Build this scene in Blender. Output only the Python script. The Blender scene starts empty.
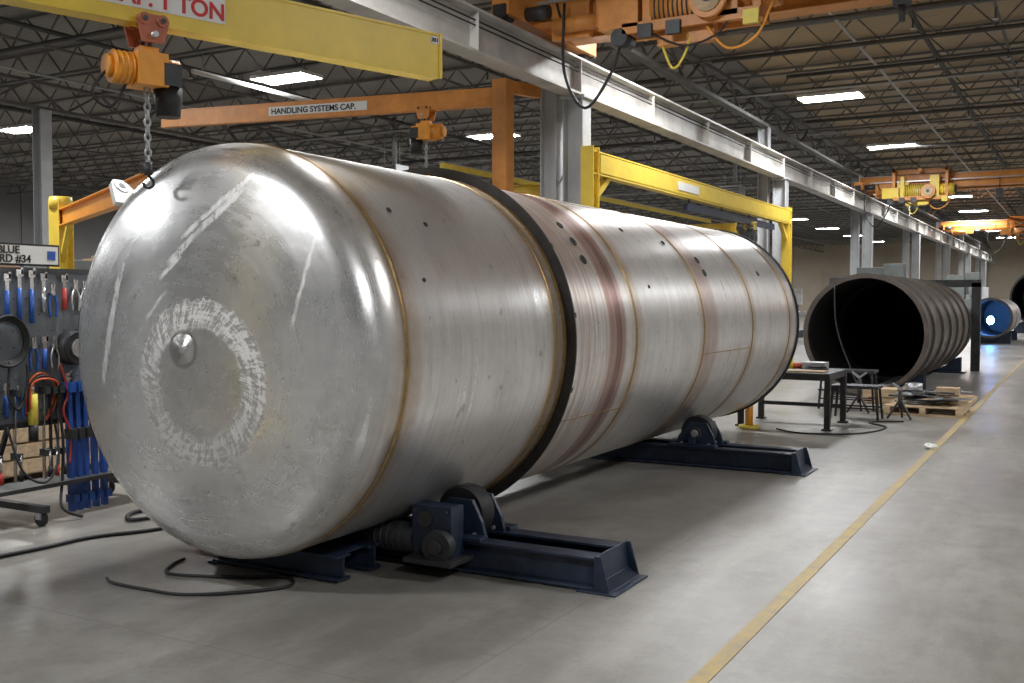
import bpy, math, random
from mathutils import Vector, Matrix
random.seed(4)
sc=bpy.context.scene
try:
    sc.view_settings.view_transform='Standard'
except Exception: pass
V=Vector

# ---------------------------------------------------------------- materials
def mat(name,col,rough=.5,metal=0.,var=.15,scale=5.,bump=0.,bscale=40.,emit=0.,ecol=None,stretch=(1,1,1)):
    m=bpy.data.materials.new(name); m.use_nodes=True
    nt=m.node_tree; b=nt.nodes['Principled BSDF']
    b.inputs['Roughness'].default_value=rough; b.inputs['Metallic'].default_value=metal
    tc=nt.nodes.new('ShaderNodeTexCoord'); mp=nt.nodes.new('ShaderNodeMapping')
    mp.inputs['Scale'].default_value=stretch
    nt.links.new(tc.outputs['Object'],mp.inputs['Vector'])
    n=nt.nodes.new('ShaderNodeTexNoise'); n.inputs['Scale'].default_value=scale; n.inputs['Detail'].default_value=6
    n.inputs['Roughness'].default_value=.65
    nt.links.new(mp.outputs['Vector'],n.inputs['Vector'])
    r=nt.nodes.new('ShaderNodeValToRGB')
    r.color_ramp.elements[0].position=.3; r.color_ramp.elements[1].position=.7
    r.color_ramp.elements[0].color=[c*(1-var) for c in col]+[1]
    r.color_ramp.elements[1].color=[min(1,c*(1+var)) for c in col]+[1]
    nt.links.new(n.outputs['Fac'],r.inputs['Fac']); nt.links.new(r.outputs['Color'],b.inputs['Base Color'])
    if bump:
        n2=nt.nodes.new('ShaderNodeTexNoise'); n2.inputs['Scale'].default_value=bscale
        nt.links.new(mp.outputs['Vector'],n2.inputs['Vector'])
        bp=nt.nodes.new('ShaderNodeBump'); bp.inputs['Strength'].default_value=bump; bp.inputs['Distance'].default_value=.01
        nt.links.new(n2.outputs['Fac'],bp.inputs['Height']); nt.links.new(bp.outputs['Normal'],b.inputs['Normal'])
    if emit:
        b.inputs['Emission Color'].default_value=list(ecol or col)+[1]; b.inputs['Emission Strength'].default_value=emit
    return m

class N:
    """tiny node helper"""
    def __init__(s,m): s.nt=m.node_tree
    def val(s,x,inp):
        if isinstance(x,(int,float)): inp.default_value=x
        else: s.nt.links.new(x,inp)
    def math(s,op,a,b=0.,c=None,clamp=False):
        n=s.nt.nodes.new('ShaderNodeMath'); n.operation=op; n.use_clamp=clamp
        s.val(a,n.inputs[0]); s.val(b,n.inputs[1])
        if c is not None: s.val(c,n.inputs[2])
        return n.outputs[0]
    def noise(s,vec,scale,detail=4,rough=.6,st=(1,1,1),loc=(0,0,0)):
        mp=s.nt.nodes.new('ShaderNodeMapping'); mp.inputs['Scale'].default_value=st; mp.inputs['Location'].default_value=loc
        s.nt.links.new(vec,mp.inputs['Vector'])
        n=s.nt.nodes.new('ShaderNodeTexNoise'); n.inputs['Scale'].default_value=scale; n.inputs['Detail'].default_value=detail
        n.inputs['Roughness'].default_value=rough
        s.nt.links.new(mp.outputs[0],n.inputs['Vector']); return n.outputs['Fac']
    def rng(s,x,a,b,c,d):
        n=s.nt.nodes.new('ShaderNodeMapRange'); s.val(x,n.inputs[0])
        for i,v in enumerate((a,b,c,d)): n.inputs[i+1].default_value=v
        return n.outputs[0]
    def mix(s,f,a,b):
        n=s.nt.nodes.new('ShaderNodeMix'); n.data_type='RGBA'; s.val(f,n.inputs[0])
        for x,i in ((a,6),(b,7)):
            if isinstance(x,tuple): n.inputs[i].default_value=list(x)+[1]
            else: s.nt.links.new(x,n.inputs[i])
        return n.outputs[2]
    def band(s,x,c,hw,soft):   # 1 inside |x-c|<hw
        d=s.math('ABSOLUTE',s.math('SUBTRACT',x,c))
        return s.rng(d,hw,hw+soft,1,0)

SEAMS=[4.36,6.07,7.48,9.12,10.7,12.25]
def steel_tank_mat():
    m=bpy.data.materials.new('brushed_stainless'); m.use_nodes=True
    k=N(m); nt=m.node_tree; b=nt.nodes['Principled BSDF']
    tc=nt.nodes.new('ShaderNodeTexCoord'); o=tc.outputs['Object']
    sp=nt.nodes.new('ShaderNodeSeparateXYZ'); nt.links.new(o,sp.inputs[0]); X,Y,Z=sp.outputs
    streak=k.noise(o,1,5,.7,(1.2,30,1.2)); fine=k.noise(o,1,4,.7,(6,160,6)); blot=k.noise(o,1.9,7,.7); blot2=k.noise(o,7,5,.7,loc=(3,1,2))
    smear=k.noise(o,1,5,.7,(5,1.2,5),(7,2,1)); drip=k.noise(o,1,5,.75,(1.5,9,1.5),(2,6,3))
    ramp=nt.nodes.new('ShaderNodeValToRGB'); cr=ramp.color_ramp; cr.interpolation='CONSTANT'
    P=lambda y:(y-3.5)/9.5
    tints=[(0,.80,.805,.815),(P(4.36),.81,.80,.79),(P(6.07),.84,.815,.79),(P(7.48),.80,.785,.77),(P(9.12),.77,.75,.735),(P(10.7),.81,.795,.78),(P(12.25),.72,.705,.695)]
    cr.elements[0].color=(*tints[0][1:],1); cr.elements[1].position=tints[1][0]; cr.elements[1].color=(*tints[1][1:],1)
    for t in tints[2:]:
        e=cr.elements.new(t[0]); e.color=(*t[1:],1)
    nt.links.new(k.rng(Y,3.5,13,0,1),ramp.inputs[0])
    col=ramp.outputs[0]
    shell=k.math('GREATER_THAN',Y,4.2)
    col=k.mix(k.math('MULTIPLY',k.rng(streak,.42,.7,0,.5),k.math('ADD',k.math('MULTIPLY',shell,.8),.2)),col,(.53,.50,.47))
    col=k.mix(k.rng(blot,.48,.70,0,.5),col,(.50,.48,.46))
    col=k.mix(k.math('MULTIPLY',k.rng(drip,.54,.70,0,.45),shell),col,(.44,.40,.36))
    col=k.mix(k.rng(smear,.56,.75,0,.45),col,(.52,.49,.46))
    col=k.mix(k.rng(blot2,.60,.74,0,.45),col,(.93,.93,.93))
    col=k.mix(k.rng(k.noise(o,11,3,.5,loc=(9,4,1)),.69,.73,0,.5),col,(.24,.21,.19))
    tot=None;halo=None
    for s_ in SEAMS:
        w=k.band(Y,s_,.014,.03); tot=w if tot is None else k.math('MAXIMUM',tot,w)
        h=k.band(Y,s_+.02,.03,.14); halo=h if halo is None else k.math('MAXIMUM',halo,h)
    col=k.mix(k.math('MULTIPLY',k.math('MULTIPLY',halo,k.rng(blot2,.35,.6,.4,.8)),shell),col,(.48,.36,.25))
    col=k.mix(k.math('MULTIPLY',tot,.85),col,(.36,.24,.10))
    red=k.math('MULTIPLY',k.band(Y,7.12,.13,.05),k.rng(streak,.3,.6,.65,1.0))
    col=k.mix(k.math('MULTIPLY',red,.85),col,(.31,.13,.10))
    redd=k.math('MULTIPLY',k.band(Y,7.14,.035,.03),k.rng(blot,.3,.6,.6,1.0))
    col=k.mix(k.math('MULTIPLY',redd,.7),col,(.17,.065,.05))
    redw=k.math('MULTIPLY',k.band(Y,6.72,.25,.2),k.rng(streak,.4,.62,0,.6))
    col=k.mix(redw,col,(.52,.34,.27))
    red2=k.math('MULTIPLY',k.band(Y,9.35,.12,.09),k.rng(blot,.3,.6,.35,.7))
    col=k.mix(red2,col,(.45,.29,.25))
    head=k.math('LESS_THAN',Y,4.2)
    sw=k.noise(o,1,6,.75,(3,1,11),(1,2,8)); sw2=k.noise(o,1,6,.75,(12,1,3),(5,2,3)); sw3=k.noise(o,1.3,5,.7,loc=(8,1,5))
    col=k.mix(k.math('MULTIPLY',head,k.rng(sw,.54,.68,0,.55)),col,(.95,.95,.95))
    col=k.mix(k.math('MULTIPLY',head,k.rng(sw2,.57,.73,0,.5)),col,(.47,.465,.46))
    col=k.mix(k.math('MULTIPLY',head,k.rng(sw3,.5,.66,0,.35)),col,(.52,.515,.51))
    dx=k.math('SUBTRACT',X,.10); dz=k.math('SUBTRACT',Z,-.15)
    rr=k.math('SQRT',k.math('ADD',k.math('MULTIPLY',dx,dx),k.math('MULTIPLY',dz,dz)))
    ang=k.math('ARCTAN2',dz,dx)
    cmb=nt.nodes.new('ShaderNodeCombineXYZ'); k.val(k.math('COSINE',ang),cmb.inputs[0]); k.val(k.math('SINE',ang),cmb.inputs[1])
    an=k.noise(cmb.outputs[0],7,5,.85)
    rj=k.math('ADD',rr,k.math('MULTIPLY',k.math('SUBTRACT',an,.5),.17))
    ann=k.math('MULTIPLY',k.band(rj,.375,.07,.012),head)
    # short overlapping grinder passes, some radial some concentric
    cmb2=nt.nodes.new('ShaderNodeCombineXYZ'); tw=k.math('ADD',ang,k.math('MULTIPLY',rr,.9))
    k.val(k.math('COSINE',tw),cmb2.inputs[0]); k.val(k.math('SINE',tw),cmb2.inputs[1]); k.val(k.math('MULTIPLY',rr,.7),cmb2.inputs[2])
    spok=k.noise(cmb2.outputs[0],15,5,.8)
    cmb3=nt.nodes.new('ShaderNodeCombineXYZ'); k.val(k.math('MULTIPLY',k.math('COSINE',ang),.25),cmb3.inputs[0]); k.val(k.math('MULTIPLY',k.math('SINE',ang),.25),cmb3.inputs[1]); k.val(k.math('MULTIPLY',rr,4),cmb3.inputs[2])
    conc=k.noise(cmb3.outputs[0],11,4,.7)
    spok=k.math('ADD',k.math('MULTIPLY',spok,.62),k.math('MULTIPLY',conc,.38))
    big=k.noise(cmb.outputs[0],1.1,2,.5,loc=(4,3,5))
    side=k.rng(k.math('ADD',k.math('MULTIPLY',k.math('SINE',k.math('ADD',ang,.6)),.2),big),.35,.60,.45,1)
    inner=k.math('MULTIPLY',k.rng(rj,.28,.34,1,0),head)
    col=k.mix(k.math('MULTIPLY',ann,.85),col,(.38,.37,.365))
    col=k.mix(k.math('MULTIPLY',k.math('MULTIPLY',ann,side),k.rng(spok,.47,.53,.0,1)),col,(.98,.98,.98))
    col=k.mix(k.math('MULTIPLY',inner,k.rng(blot2,.35,.65,.3,.75)),col,(.47,.465,.46))
    pad=k.math('SQRT',k.math('ADD',k.math('MULTIPLY',X,X),k.math('POWER',k.math('SUBTRACT',Z,.03),2)))
    col=k.mix(k.math('MULTIPLY',head,k.math('MULTIPLY',k.band(pad,.095,.008,.006),.6)),col,(.30,.29,.28))
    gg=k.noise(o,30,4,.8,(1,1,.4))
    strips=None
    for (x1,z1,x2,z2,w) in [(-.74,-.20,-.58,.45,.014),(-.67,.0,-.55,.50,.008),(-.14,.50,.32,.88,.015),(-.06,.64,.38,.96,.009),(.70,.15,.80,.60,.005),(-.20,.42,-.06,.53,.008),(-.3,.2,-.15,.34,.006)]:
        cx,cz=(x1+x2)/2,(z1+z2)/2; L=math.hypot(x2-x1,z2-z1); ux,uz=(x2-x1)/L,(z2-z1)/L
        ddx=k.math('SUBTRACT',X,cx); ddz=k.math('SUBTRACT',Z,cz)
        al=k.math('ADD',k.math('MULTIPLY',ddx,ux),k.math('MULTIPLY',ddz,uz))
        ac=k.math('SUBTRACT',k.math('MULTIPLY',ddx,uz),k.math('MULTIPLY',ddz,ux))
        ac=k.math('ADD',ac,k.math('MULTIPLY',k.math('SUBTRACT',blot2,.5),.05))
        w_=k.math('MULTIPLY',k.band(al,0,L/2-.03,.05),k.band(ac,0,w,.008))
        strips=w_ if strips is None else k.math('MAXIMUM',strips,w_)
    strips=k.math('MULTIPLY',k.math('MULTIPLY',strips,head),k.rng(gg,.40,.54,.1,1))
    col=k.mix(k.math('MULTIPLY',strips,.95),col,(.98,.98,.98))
    nt.links.new(col,b.inputs['Base Color'])
    nt.links.new(k.math('SUBTRACT',.80,k.math('MULTIPLY',k.math('MAXIMUM',ann,strips),.45)),b.inputs['Metallic'])
    ro=k.math('ADD',k.rng(streak,.3,.7,.25,.37),k.math('MULTIPLY',k.rng(blot,.4,.7,0,1),.08))
    ro=k.math('SUBTRACT',ro,k.math('MULTIPLY',head,.05))
    ro=k.math('ADD',ro,k.math('MULTIPLY',k.math('MAXIMUM',ann,strips),.12))
    nt.links.new(ro,b.inputs['Roughness'])
    bp=nt.nodes.new('ShaderNodeBump'); bp.inputs['Strength'].default_value=.16; bp.inputs['Distance'].default_value=.004
    wav=k.noise(o,1.6,3,.5)
    hgt=k.math('ADD',k.math('ADD',k.math('MULTIPLY',fine,.25),k.math('MULTIPLY',streak,.7)),k.math('MULTIPLY',wav,10))
    nt.links.new(hgt,bp.inputs['Height']); nt.links.new(bp.outputs[0],b.inputs['Normal'])
    return m

def floor_mat():
    m=bpy.data.materials.new('concrete_floor'); m.use_nodes=True
    k=N(m); nt=m.node_tree; b=nt.nodes['Principled BSDF']
    tc=nt.nodes.new('ShaderNodeTexCoord'); o=tc.outputs['Object']
    sp=nt.nodes.new('ShaderNodeSeparateXYZ'); nt.links.new(o,sp.inputs[0]); X,Y,Z=sp.outputs
    a=k.noise(o,.55,7,.62); c=k.noise(o,5,8,.7); d=k.noise(o,40,4,.7); st=k.noise(o,1,6,.7,(2.2,.5,1)); e=k.noise(o,1.7,6,.7,loc=(5,5,0))
    col=k.mix(k.rng(a,.35,.68,0,1),(.190,.178,.160),(.280,.268,.245))
    col=k.mix(k.rng(c,.42,.75,0,.65),col,(.135,.126,.113))
    col=k.mix(k.rng(st,.48,.70,0,.6),col,(.355,.340,.312))
    col=k.mix(k.rng(e,.56,.68,0,.5),col,(.14,.131,.118))
    col=k.mix(k.rng(d,.55,.8,0,.35),col,(.12,.115,.11))
    jx=k.math('PINGPONG',k.math('ADD',X,2.35),2.3); jy=k.math('PINGPONG',k.math('ADD',Y,1.1),2.3)
    j=k.rng(k.math('MINIMUM',jx,jy),.003,.010,.4,0)
    col=k.mix(j,col,(.13,.12,.11))
    nt.links.new(col,b.inputs['Base Color'])
    nt.links.new(k.rng(a,.3,.7,.27,.46),b.inputs['Roughness'])
    bp=nt.nodes.new('ShaderNodeBump'); bp.inputs['Strength'].default_value=.15; bp.inputs['Distance'].default_value=.004
    nt.links.new(d,bp.inputs['Height']); nt.links.new(bp.outputs[0],b.inputs['Normal'])
    return m

def deck_mat():
    m=bpy.data.materials.new('roof_deck'); m.use_nodes=True
    k=N(m); nt=m.node_tree; b=nt.nodes['Principled BSDF']
    tc=nt.nodes.new('ShaderNodeTexCoord'); o=tc.outputs['Object']
    w=nt.nodes.new('ShaderNodeTexWave'); w.inputs['Scale'].default_value=2.0; w.bands_direction='Y'; nt.links.new(o,w.inputs['Vector'])
    sp=nt.nodes.new('ShaderNodeSeparateXYZ'); nt.links.new(o,sp.inputs[0])
    bay=k.math('GREATER_THAN',sp.outputs[0],-7.8)
    a=k.noise(o,.25,5)
    tan=k.mix(k.rng(a,.35,.65,0,1),(.46,.34,.20),(.32,.245,.155))
    gry=k.mix(k.rng(a,.35,.65,0,1),(.30,.285,.26),(.21,.20,.185))
    col=k.mix(bay,gry,tan)
    col=k.mix(k.math('MULTIPLY',w.outputs['Fac'],.4),col,(.15,.13,.10))
    nt.links.new(col,b.inputs['Base Color']); b.inputs['Roughness'].default_value=.7
    return m

def line_mat():
    m=bpy.data.materials.new('worn_yellow_line_paint'); m.use_nodes=True
    k=N(m); nt=m.node_tree; b=nt.nodes['Principled BSDF']
    tc=nt.nodes.new('ShaderNodeTexCoord'); o=tc.outputs['Object']
    a=k.noise(o,9,8,.75); c=k.noise(o,1.2,3)
    col=k.mix(k.rng(k.math('ADD',a,k.math('MULTIPLY',c,.4)),.62,.85,0,.85),(.43,.32,.13),(.27,.235,.18))
    nt.links.new(col,b.inputs['Base Color']); b.inputs['Roughness'].default_value=.55
    return m

STEEL=steel_tank_mat(); FLOOR=floor_mat(); DECK=deck_mat(); LINE=line_mat()
WELD=mat('weld_bead',(.38,.25,.11),.4,.7,.35,30,.3)
BLACKST=mat('mill_scale_steel',(.045,.042,.042),.5,.5,.35,8,.1)
NAVY=mat('navy_machine_paint',(.018,.029,.055),.42,.1,.4,9,.1)
DARK=mat('dark_grey_metal',(.05,.052,.055),.5,.4,.3,8)
BLACK=mat('black_rubber',(.012,.012,.013),.55,0,.3,20)
YEL=mat('crane_yellow_paint',(.74,.53,.06),.42,0,.10,3,.05)
ORG=mat('crane_orange_paint',(.60,.24,.05),.45,0,.18,4,.05)
ORGY=mat('hoist_orange_paint',(.80,.33,.04),.4,0,.15,6)
REDP=mat('red_paint',(.45,.04,.03),.45,0,.2,6)
REDO=mat('trolley_red_oxide',(.42,.12,.06),.45,.1,.2,6)
WHITE=mat('white_enamel',(.72,.72,.70),.5,0,.05,5)
COLP=mat('column_grey_paint',(.44,.45,.46),.55,.1,.15,2)
RUNP=mat('runway_grey_paint',(.47,.45,.42),.5,.1,.25,1.5)
JOIST=mat('joist_grey_primer',(.15,.147,.14),.6,.2,.2,3)
DUCT=mat('pipe_dark_paint',(.07,.068,.065),.6,.1,.2,3)
GALV=mat('galvanised_steel',(.45,.46,.47),.4,.7,.2,12)
WALLT=mat('tan_wall_cladding',(.42,.36,.28),.8,0,.12,.4)
WALLG=mat('grey_wall_cladding',(.20,.20,.20),.8,0,.15,.4)
WALLW=mat('pale_wall_cladding',(.66,.66,.64),.8,0,.1,.4)
WOOD=mat('raw_pine',(.50,.37,.23),.75,0,.3,4,.1,stretch=(1,6,6))
CARD=mat('cardboard',(.42,.30,.19),.8,0,.12,5)
BLUE=mat('tool_blue',(.02,.09,.38),.4,0,.2,8)
CHROME=mat('tool_chrome',(.6,.6,.6),.25,.9,.1,10)
BOARDM=mat('pegboard_grey',(.15,.17,.19),.6,.1,.15,6)
RUST=mat('brown_primer_steel',(.115,.098,.086),.48,.55,.35,2.5,.1)
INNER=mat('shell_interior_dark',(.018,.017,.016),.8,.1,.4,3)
VINT=mat('vessel_interior_steel',(.25,.27,.30),.5,.5,.2,3)
SILV=mat('silver_shell',(.30,.32,.34),.5,.6,.15,3)
PAPER=mat('white_paper',(.75,.75,.73),.8,0,.05,8)
TXTB=mat('black_lettering',(.015,.015,.015),.6,0,.1,4)
TXTR=mat('red_lettering',(.55,.03,.03),.6,0,.1,4)
LAMP=mat('led_lens',(.9,.95,1),.5,0,.0,1,emit=140,ecol=(.98,.99,1))
ARC=mat('welding_arc_glow',(.3,.6,1),.5,0,0,1,emit=90,ecol=(.10,.36,1))
MACH=mat('machine_grey_green',(.16,.18,.17),.5,.1,.2,3)
HOSE=mat('orange_hose',(.60,.10,.03),.5,0,.15,8)
CABY=mat('yellow_cable',(.75,.6,.08),.5,0,.1,8)

# ---------------------------------------------------------------- mesh builder
class B:
    def __init__(s): s.v=[];s.f=[];s.m=[];s.s=[];s.mats=[]
    def mi(s,m):
        if m not in s.mats: s.mats.append(m)
        return s.mats.index(m)
    def add(s,vs,fs,m,sm=False):
        o=len(s.v); s.v+= [tuple(v) for v in vs]; i=s.mi(m)
        for n,f in enumerate(fs):
            s.f.append([a+o for a in f]); s.m.append(i); s.s.append(sm[n] if isinstance(sm,list) else sm)
    def box(s,c,size,m,R=None):
        c=V(c); hx,hy,hz=[a/2 for a in size]
        vs=[V((x,y,z)) for x in(-hx,hx) for y in(-hy,hy) for z in(-hz,hz)]
        if R is not None: vs=[R@v for v in vs]
        s.add([c+v for v in vs],[(0,1,3,2),(4,6,7,5),(0,4,5,1),(2,3,7,6),(0,2,6,4),(1,5,7,3)],m)
    def b2(s,a,b,m):
        s.box([(a[i]+b[i])/2 for i in range(3)],[abs(a[i]-b[i]) for i in range(3)],m)
    def frame(s,p1,p2,up=(0,0,1)):
        p1,p2=V(p1),V(p2); d=(p2-p1); L=d.length; d.normalize(); up=V(up)
        if abs(d.dot(up))>.99: up=V((1,0,0))
        sd=d.cross(up).normalized(); u=sd.cross(d).normalized()
        return p1,p2,d,sd,u,L
    def bar(s,p1,p2,w,h,m,up=(0,0,1)):
        p1,p2,d,sd,u,L=s.frame(p1,p2,up)
        R=Matrix((sd,d,u)).transposed()
        s.box((p1+p2)/2,(w,L,h),m,R)
    def ibeam(s,p1,p2,h,w,tf,tw,m,up=(0,0,1)):
        p1,p2,d,sd,u,L=s.frame(p1,p2,up)
        s.bar(p1+u*(h-tf)/2,p2+u*(h-tf)/2,w,tf,m,up); s.bar(p1-u*(h-tf)/2,p2-u*(h-tf)/2,w,tf,m,up); s.bar(p1,p2,tw,h-2*tf,m,up)
    def cyl(s,p1,p2,r,m,r2=None,seg=24,cap=True):
        p1,p2,d,sd,u,L=s.frame(p1,p2); r2=r if r2 is None else r2
        vs=[];fs=[];sm=[]
        for p,q in((p1,r),(p2,r2)):
            for i in range(seg):
                a=2*math.pi*i/seg; vs.append(p+sd*math.cos(a)*q+u*math.sin(a)*q)
        for i in range(seg):
            j=(i+1)%seg; fs.append((i,j,seg+j,seg+i)); sm.append(True)
        if cap: fs+= [tuple(range(seg))[::-1],tuple(range(seg,2*seg))]; sm+=[False,False]
        s.add(vs,fs,m,sm)
    def tube(s,pts,r,m,seg=8,sub=6,cyc=False):
        pts=[V(p) for p in pts]
        if sub>1 and len(pts)>2:
            out=[];n=len(pts);rg=range(n if cyc else n-1)
            for i in rg:
                p0=pts[(i-1)%n] if (cyc or i>0) else pts[0]; p1=pts[i]; p2=pts[(i+1)%n]; p3=pts[(i+2)%n] if (cyc or i+2<n) else pts[-1]
                for k in range(sub):
                    t=k/sub; out.append(.5*((2*p1)+(p2-p0)*t+(2*p0-5*p1+4*p2-p3)*t*t+(3*p1-p0-3*p2+p3)*t**3))
            if not cyc: out.append(pts[-1])
            pts=out
        n=len(pts);vs=[];fs=[]
        prev=None
        for i,p in enumerate(pts):
            a=pts[(i-1)%n] if (cyc or i>0) else p; b=pts[(i+1)%n] if (cyc or i<n-1) else p
            d=(b-a).normalized()
            if prev is None:
                up=V((0,0,1)) if abs(d.z)<.9 else V((1,0,0)); sd=d.cross(up).normalized()
            else: sd=(prev-d*prev.dot(d)).normalized()
            prev=sd; u=sd.cross(d)
            for k in range(seg):
                t=2*math.pi*k/seg; vs.append(p+sd*math.cos(t)*r+u*math.sin(t)*r)
        for i in range(n if cyc else n-1):
            i2=(i+1)%n
            for k in range(seg):
                k2=(k+1)%seg; fs.append((i*seg+k,i*seg+k2,i2*seg+k2,i2*seg+k))
        sm=[True]*len(fs)
        if not cyc: fs+=[tuple(range(seg)),tuple(range((n-1)*seg,n*seg))[::-1]]; sm+=[False,False]
        s.add(vs,fs,m,sm)
    def ring(s,c,axis,R,r,m,seg=32,rs=8):
        c=V(c);_,_,d,sd,u,_=s.frame((0,0,0),axis)
        s.tube([c+sd*math.cos(2*math.pi*i/seg)*R+u*math.sin(2*math.pi*i/seg)*R for i in range(seg)],r,m,rs,1,True)
    def lathe(s,prof,c,m,seg=96,sm=True,closed=False):
        """profile (r,y) about the Y axis through c"""
        c=V(c);vs=[];fs=[];n=len(prof)
        for r,y in prof:
            for k in range(seg):
                a=2*math.pi*k/seg; vs.append(c+V((r*math.cos(a),y,r*math.sin(a))))
        for i in range(n if closed else n-1):
            i2=(i+1)%n
            for k in range(seg):
                k2=(k+1)%seg; fs.append((i*seg+k,i2*seg+k,i2*seg+k2,i*seg+k2))
        s.add(vs,fs,m,sm)
    def prism(s,poly,o,ax,ay,th,m):
        o,ax,ay=V(o),V(ax),V(ay); nz=ax.cross(ay).normalized(); n=len(poly)
        vs=[o+ax*x+ay*y-nz*th/2 for x,y in poly]+[o+ax*x+ay*y+nz*th/2 for x,y in poly]
        fs=[tuple(range(n))[::-1],tuple(range(n,2*n))]+[(i,(i+1)%n,n+(i+1)%n,n+i) for i in range(n)]
        s.add(vs,fs,m)
    def ball(s,c,rad,m,seg=16,rg=10):
        c=V(c);vs=[c+V((0,0,rad[2]))]
        for i in range(1,rg):
            t=math.pi*i/rg
            for k in range(seg):
                a=2*math.pi*k/seg; vs.append(c+V((rad[0]*math.sin(t)*math.cos(a),rad[1]*math.sin(t)*math.sin(a),rad[2]*math.cos(t))))
        vs.append(c-V((0,0,rad[2])));fs=[]
        for k in range(seg): fs.append((0,1+k,1+(k+1)%seg))
        for i in range(rg-2):
            for k in range(seg):
                a=1+i*seg; b=a+seg; fs.append((a+k,b+k,b+(k+1)%seg,a+(k+1)%seg))
        L=len(vs)-1; a=1+(rg-2)*seg
        for k in range(seg): fs.append((L,a+(k+1)%seg,a+k))
        s.add(vs,fs,m,True)
    def finish(s,name,origin=(0,0,0),bevel=0,parent=None):
        me=bpy.data.meshes.new(name); o=V(origin)
        me.from_pydata([tuple(V(v)-o) for v in s.v],[],s.f)
        for m in s.mats: me.materials.append(m)
        me.polygons.foreach_set('material_index',s.m); me.polygons.foreach_set('use_smooth',s.s)
        me.validate(); me.update()
        ob=bpy.data.objects.new(name,me); ob.location=o; sc.collection.objects.link(ob)
        import bmesh
        bm=bmesh.new(); bm.from_mesh(me); bmesh.ops.recalc_face_normals(bm,faces=bm.faces); bm.to_mesh(me); bm.free()
        if bevel:
            md=ob.modifiers.new('bevel','BEVEL'); md.width=bevel; md.segments=2; md.limit_method='ANGLE'; md.angle_limit=.7
        if parent: ob.parent=parent; ob.matrix_parent_inverse=Matrix.Translation(-V(parent.location))
        return ob

def text(body,pos,xd,nd,size,m,parent,name,ext=.002):
    cu=bpy.data.curves.new(name,'FONT'); cu.body=body; cu.size=size; cu.extrude=ext; cu.align_x='LEFT'
    cu.offset=size*.02
    cu.materials.append(m); ob=bpy.data.objects.new(name,cu); sc.collection.objects.link(ob)
    xd=V(xd).normalized(); nd=V(nd).normalized(); yd=nd.cross(xd)
    R=Matrix((xd,yd,nd)).transposed().to_4x4(); R.translation=V(pos)
    ob.parent=parent
    ob.matrix_parent_inverse=Matrix.Translation(-V(parent.location)); ob.matrix_basis=R
    return ob

# ---------------------------------------------------------------- room shell
XL,XR,YB,YF,ZC=-48,14,-12,105,7.7
b=B(); b.b2((XL,YB,-.2),(XR,YF,0),FLOOR); b.finish('floor')
b=B(); b.b2((XL,YB,ZC),(XR,YF,ZC+.2),DECK); b.finish('ceiling')
def wall(name,a,c,mlow,mup,axis):
    b=B(); b.b2(a,(c[0],c[1],3.6),mlow); b.b2((a[0],a[1],3.6),c,mup)
    if axis=='x':
        yy=a[1]; x=a[0]+1
        while x<c[0]:
            b.box((x,(a[1]-.04) if yy>0 else c[1]+.04,3.8),(.12,.08,7.6),mup); x+=3
    else:
        y=a[1]+1; xx=c[0]+.04 if a[0]<0 else a[0]-.04
        while y<c[1]:
            b.box((xx,y,3.8),(.08,.12,7.6),mup); y+=3
    b.finish(name)
wall('wall_far',(XL,YF,0),(XR,YF+.2,ZC),WALLT,WALLT,'x')
wall('wall_near',(XL,YB-.2,0),(XR,YB,ZC),WALLW,WALLG,'x')
wall('wall_left',(XL-.2,YB,0),(XL,YF,ZC),WALLT,WALLG,'y')
wall('wall_right',(XR,YB,0),(XR+.2,YF,ZC),WALLW,WALLW,'y')

b=B(); b.b2((-1.465,-6,.0),(-1.385,95,.004),LINE); b.finish('floor_marking_line')

# roof joists
b=B(); z0,z1=7.02,7.66
b.b2((XL+.1,-.04,z1-.05),(XR-.1,.04,z1),JOIST); b.b2((XL+.1,-.04,z0),(XR-.1,.04,z0+.05),JOIST)
x=XL+.2
while x<XR-1.2:
    b.bar((x,0,z0+.03),(x+.55,0,z1-.03),.03,.03,JOIST); b.bar((x+.55,0,z1-.03),(x+1.1,0,z0+.03),.03,.03,JOIST); x+=1.1
o=b.finish('roof_joists'); o.location=(0,YB+1,0)
md=o.modifiers.new('array','ARRAY'); md.use_relative_offset=False; md.use_constant_offset=True; md.constant_offset_displace=(0,2.1,0); md.count=55
b=B()
for X in (-7.8,-23,-38,8.2):
    b.b2((X-.10,YB+.1,7.05),(X+.10,YF-.1,7.13),JOIST); b.b2((X-.10,YB+.1,6.42),(X+.10,YF-.1,6.50),JOIST)
    y=YB+.2
    while y<YF-2.2:
        b.bar((X,y,6.46),(X,y+1.05,7.09),.05,.05,JOIST); b.bar((X,y+1.05,7.09),(X,y+2.1,6.46),.05,.05,JOIST); y+=2.1
o=b.finish('roof_girders')
b=B()
for X,r,m_ in ((-1.5,.03,JOIST),(-4.2,.03,COLP),(-10.5,.07,DUCT),(-13.5,.03,JOIST),(-19,.03,JOIST),(-26,.06,DUCT),(-31,.03,JOIST),(-2.9,.05,DUCT),(.9,.06,DUCT),(3.2,.03,JOIST),(-12.1,.04,DUCT),(-17.9,.05,DUCT),(-21.5,.03,COLP)): b.cyl((X,YB+.1,6.93),(X,YF-.1,6.93),r,m_,seg=8)
for Y in (10,26,33,47): b.cyl((-30,Y,6.85),(12,Y,6.85),.025,COLP,seg=8)
for Y,x0,x1 in ((19,-6,6),(23.5,-6,6),(36,-6,6),(21.2,-7,8),(29.7,-7,8),(13.3,-22,-8.5),(22.4,-22,-8.5),(31.1,-22,-8.5)): b.cyl((x0,Y,6.7),(x1,Y,6.7),.045,DUCT,seg=10)
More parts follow.
